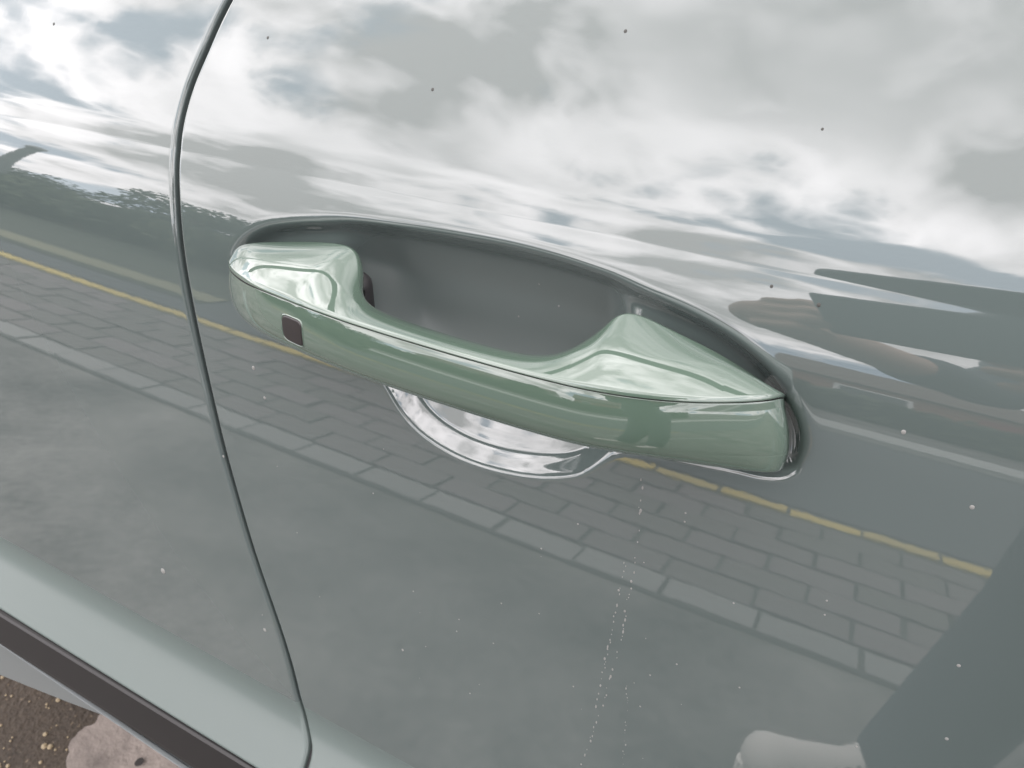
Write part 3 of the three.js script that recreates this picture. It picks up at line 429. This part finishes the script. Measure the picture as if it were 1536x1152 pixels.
// ---------------------------------------------------------------- the person taking the picture, standing behind the camera
{
  const p = thing('person', 'person in dark jacket, dark trousers and pale trainers holding up a phone', 'person', null, [0.36, 0, 1.2]);
  const V = (x, y, z) => new THREE.Vector3(x, y, z); // world points, taken back to the person's own axes
  const org = p.position;
  function field(bones, size, centre, res, k = 0.03) { // bones: [a, b, ra, rb]
    const mc = new MarchingCubes(res, new THREE.MeshBasicMaterial(), false, false, 260000); mc.isolation = 0;
    const pa = new THREE.Vector3(), ba = new THREE.Vector3(), q = new THREE.Vector3();
    for (let z = 0; z < res; z++) for (let y = 0; y < res; y++) for (let x = 0; x < res; x++) {
      q.set((x - res / 2) / (res / 2) * size + centre.x, (y - res / 2) / (res / 2) * size + centre.y, (z - res / 2) / (res / 2) * size + centre.z);
      let d = 1e3; for (const [a, b, ra, rb] of bones) { pa.subVectors(q, a); ba.subVectors(b, a); const h = clamp(pa.dot(ba) / (ba.lengthSq() + 1e-9), 0, 1); const e = pa.addScaledVector(ba, -h).length() - lerp(ra, rb, h); const m = clamp(0.5 + 0.5 * (d - e) / k, 0, 1); d = lerp(d, e, m) - k * m * (1 - m); }
      mc.field[x + y * res + z * res * res] = -d;
    }
    mc.update(); const n = mc.count, g = new THREE.BufferGeometry(), P = new Float32Array(mc.positionArray.slice(0, n * 3)), Q = new Float32Array(mc.normalArray.slice(0, n * 3));
    for (let i = 0; i < n; i++) { P[i * 3] = P[i * 3] * size + centre.x - org.x; P[i * 3 + 1] = P[i * 3 + 1] * size + centre.y - org.y; P[i * 3 + 2] = P[i * 3 + 2] * size + centre.z - org.z; }
    g.setAttribute('position', new THREE.BufferAttribute(P, 3)); g.setAttribute('normal', new THREE.BufferAttribute(Q, 3)); return g;
  }
  const hipL = V(0.585, 0.90, 1.24), hipR = V(0.68, 0.90, 1.08), kneeL = V(0.515, 0.50, 1.20), kneeR = V(0.64, 0.48, 1.02), ankL = V(0.38, 0.10, 1.185), ankR = V(0.56, 0.10, 0.98);
  const waist = V(0.54, 1.04, 1.14), chest = V(0.47, 1.30, 0.96), neck = V(0.44, 1.46, 0.86), head = V(0.41, 1.585, 0.80);
  const shL = V(0.36, 1.37, 1.02), shR = V(0.56, 1.37, 0.80), elL = V(0.25, 1.14, 0.82), elR = V(0.46, 1.12, 0.60), wrL = V(0.155, 1.075, 0.42), wrR = V(0.255, 1.05, 0.36);
  const skinMat = std([0.42, 0.26, 0.19], 0.55), jacket = std([0.035, 0.04, 0.05], 0.85), trousers = std([0.045, 0.052, 0.065], 0.9), shoe = std([0.55, 0.53, 0.50], 0.8);
  mesh('trousers', field([[waist, V(0.61, 0.95, 1.17), 0.15, 0.16], [hipL, kneeL, 0.115, 0.098], [kneeL, ankL, 0.098, 0.088], [hipR, kneeR, 0.105, 0.085], [kneeR, ankR, 0.085, 0.075]], 0.62, V(0.5, 0.56, 1.16), 84), trousers, p);
  mesh('jacket', field([[V(0.555, 0.98, 1.17), waist, 0.165, 0.155], [waist, chest, 0.155, 0.155], [chest, neck, 0.14, 0.07], [shL, shR, 0.085, 0.085], [shL, elL, 0.07, 0.055], [elL, wrL, 0.055, 0.042], [shR, elR, 0.07, 0.055], [elR, wrR, 0.055, 0.042]], 0.6, V(0.4, 1.2, 0.78), 92), jacket, p);
  const body = mesh('body', field([[neck, V(0.42, 1.54, 0.815), 0.058, 0.056], [V(0.415, 1.62, 0.82), V(0.40, 1.60, 0.79), 0.088, 0.082], [V(0.40, 1.58, 0.775), V(0.385, 1.51, 0.745), 0.066, 0.04], [V(0.375, 1.585, 0.705), V(0.37, 1.56, 0.69), 0.010, 0.014], [V(0.33, 1.585, 0.80), V(0.33, 1.56, 0.80), 0.014, 0.01], [V(0.485, 1.585, 0.83), V(0.485, 1.56, 0.83), 0.014, 0.01]], 0.2, V(0.41, 1.57, 0.79), 64, 0.02), skinMat, p);
  mesh('hair', field([[V(0.42, 1.645, 0.825), V(0.43, 1.60, 0.875), 0.090, 0.075], [V(0.40, 1.675, 0.79), V(0.42, 1.66, 0.84), 0.055, 0.07]], 0.2, V(0.42, 1.63, 0.84), 48, 0.02), std([0.05, 0.035, 0.025], 0.7), p);
  for (const s of [-1, 1]) mesh('eye', new THREE.SphereGeometry(0.011, 12, 8).translate(0.385 + s * 0.03 - org.x, 1.595, 0.722 + s * 0.008 - org.z), std([0.1, 0.08, 0.07], 0.2), body);
  // each hand: palm, four fingers curled round the edge of the phone and a thumb from the side of the palm
  const hand = (w, palm, dir, seed) => { const b = [[w, palm, 0.027, 0.03]]; for (let i = 0; i < 4; i++) { const y = (i - 1.5) * 0.019, l = [0.8, 1, 0.95, 0.75][i]; const k0 = V(palm.x, palm.y + y, palm.z - 0.02), k1 = V(palm.x + dir * 0.028 * l, palm.y + y + 0.004, palm.z - 0.042 * l), k2 = V(palm.x + dir * 0.05 * l, palm.y + y + 0.003, palm.z - 0.036 * l); b.push([k0, k1, 0.0095, 0.0085], [k1, k2, 0.0085, 0.007]); } const t0 = V(palm.x, palm.y + 0.02, palm.z - 0.005), t1 = V(palm.x + dir * 0.02, palm.y + 0.045, palm.z - 0.008), t2 = V(palm.x + dir * 0.045, palm.y + 0.052, palm.z - 0.016); b.push([t0, t1, 0.012, 0.0105], [t1, t2, 0.0105, 0.008]); void seed; return b; };
  mesh('hand', field(hand(wrL, V(0.045, 1.085, 0.285), 1, 1).concat([[wrL, V(0.10, 1.078, 0.35), 0.03, 0.026]]), 0.13, V(0.09, 1.085, 0.33), 88, 0.008), skinMat, body);
  mesh('hand', field(hand(wrR, V(0.225, 1.062, 0.27), -1, 2), 0.13, V(0.22, 1.06, 0.31), 88, 0.008), skinMat, body);
  const sole = (ank, toe) => { const d = toe.clone().sub(ank).setY(0).normalize(), heel = ank.clone().addScaledVector(d, -0.06).setY(0.05); return field([[heel, ank.clone().setY(0.06), 0.046, 0.05], [ank.clone().setY(0.055), toe.clone().setY(0.045), 0.05, 0.042], [ank.clone().setY(0.1), ank.clone().addScaledVector(d, 0.06).setY(0.075), 0.045, 0.045], [toe.clone().setY(0.04).addScaledVector(new THREE.Vector3(-d.z, 0, d.x), 0.015), toe.clone().setY(0.04).addScaledVector(new THREE.Vector3(-d.z, 0, d.x), -0.012), 0.038, 0.038]], 0.2, ank.clone().lerp(toe, 0.45).setY(0.07), 56, 0.02); };
  const soleMat = std([0.70, 0.68, 0.64], 0.6), dark = std([0.10, 0.10, 0.10], 0.8);
  for (const [ank, toe] of [[ankL, V(0.15, 0.045, 1.115)], [ankR, V(0.40, 0.045, 0.86)]]) {
    const sh = mesh('shoe', sole(ank, toe), shoe, p), d = toe.clone().sub(ank).setY(0).normalize(), n = new THREE.Vector3(-d.z, 0, d.x), c = ank.clone().lerp(toe, 0.42).sub(org);
    const L = ank.distanceTo(toe) + 0.13; const s2 = new THREE.Shape(); for (let i = 0; i <= 40; i++) { const a = (i / 40) * Math.PI * 2, x = Math.cos(a) * L / 2, y = Math.sin(a) * (0.047 + 0.006 * Math.cos(a)); i ? s2.lineTo(x, y) : s2.moveTo(x, y); }
    const g = new THREE.ExtrudeGeometry(s2, { depth: 0.024, bevelEnabled: true, bevelSize: 0.004, bevelThickness: 0.004, bevelSegments: 2 }); g.rotateX(-Math.PI / 2); g.rotateY(Math.atan2(-d.z, d.x)); g.translate(c.x, 0.004, c.z); mesh('sole', g, soleMat, sh);
    for (let k = 0; k < 6; k++) for (const q of [-1, 1]) { const b = ank.clone().addScaledVector(d, 0.055 + 0.018 * k).addScaledVector(n, q * (0.026 + 0.002 * k)).sub(org); b.y = 0.104 - 0.0062 * k; mesh('eyelet', new THREE.SphereGeometry(0.0055, 8, 6).translate(b.x, b.y, b.z), dark, sh); }
    for (let k = 0; k < 5; k++) { const m0 = ank.clone().addScaledVector(d, 0.058 + 0.018 * k).sub(org); m0.y = 0.110 - 0.0068 * k; const g2 = new THREE.CapsuleGeometry(0.004, 0.036, 3, 8).rotateX(Math.PI / 2).rotateY(Math.atan2(n.x, n.z) + (k % 2 ? 0.25 : -0.25)).translate(m0.x, m0.y, m0.z); mesh('lace', g2, soleMat, sh); }
  }
}
{ // the phone, just behind the lens that takes the picture
  const g = thing('mobile_phone', 'dark mobile phone held up in both hands by the person in the dark jacket', 'phone', null);
  const body = new RoundedBoxGeometry(0.155, 0.075, 0.008, 4, 0.0039); body.translate(0.03, -0.029, 0.014); body.applyQuaternion(camera.quaternion).translate(camera.position.x, camera.position.y, camera.position.z);
  mesh('phone_body', body, std([0.02, 0.02, 0.025], 0.3), g);
}
renderer.render(scene, camera);
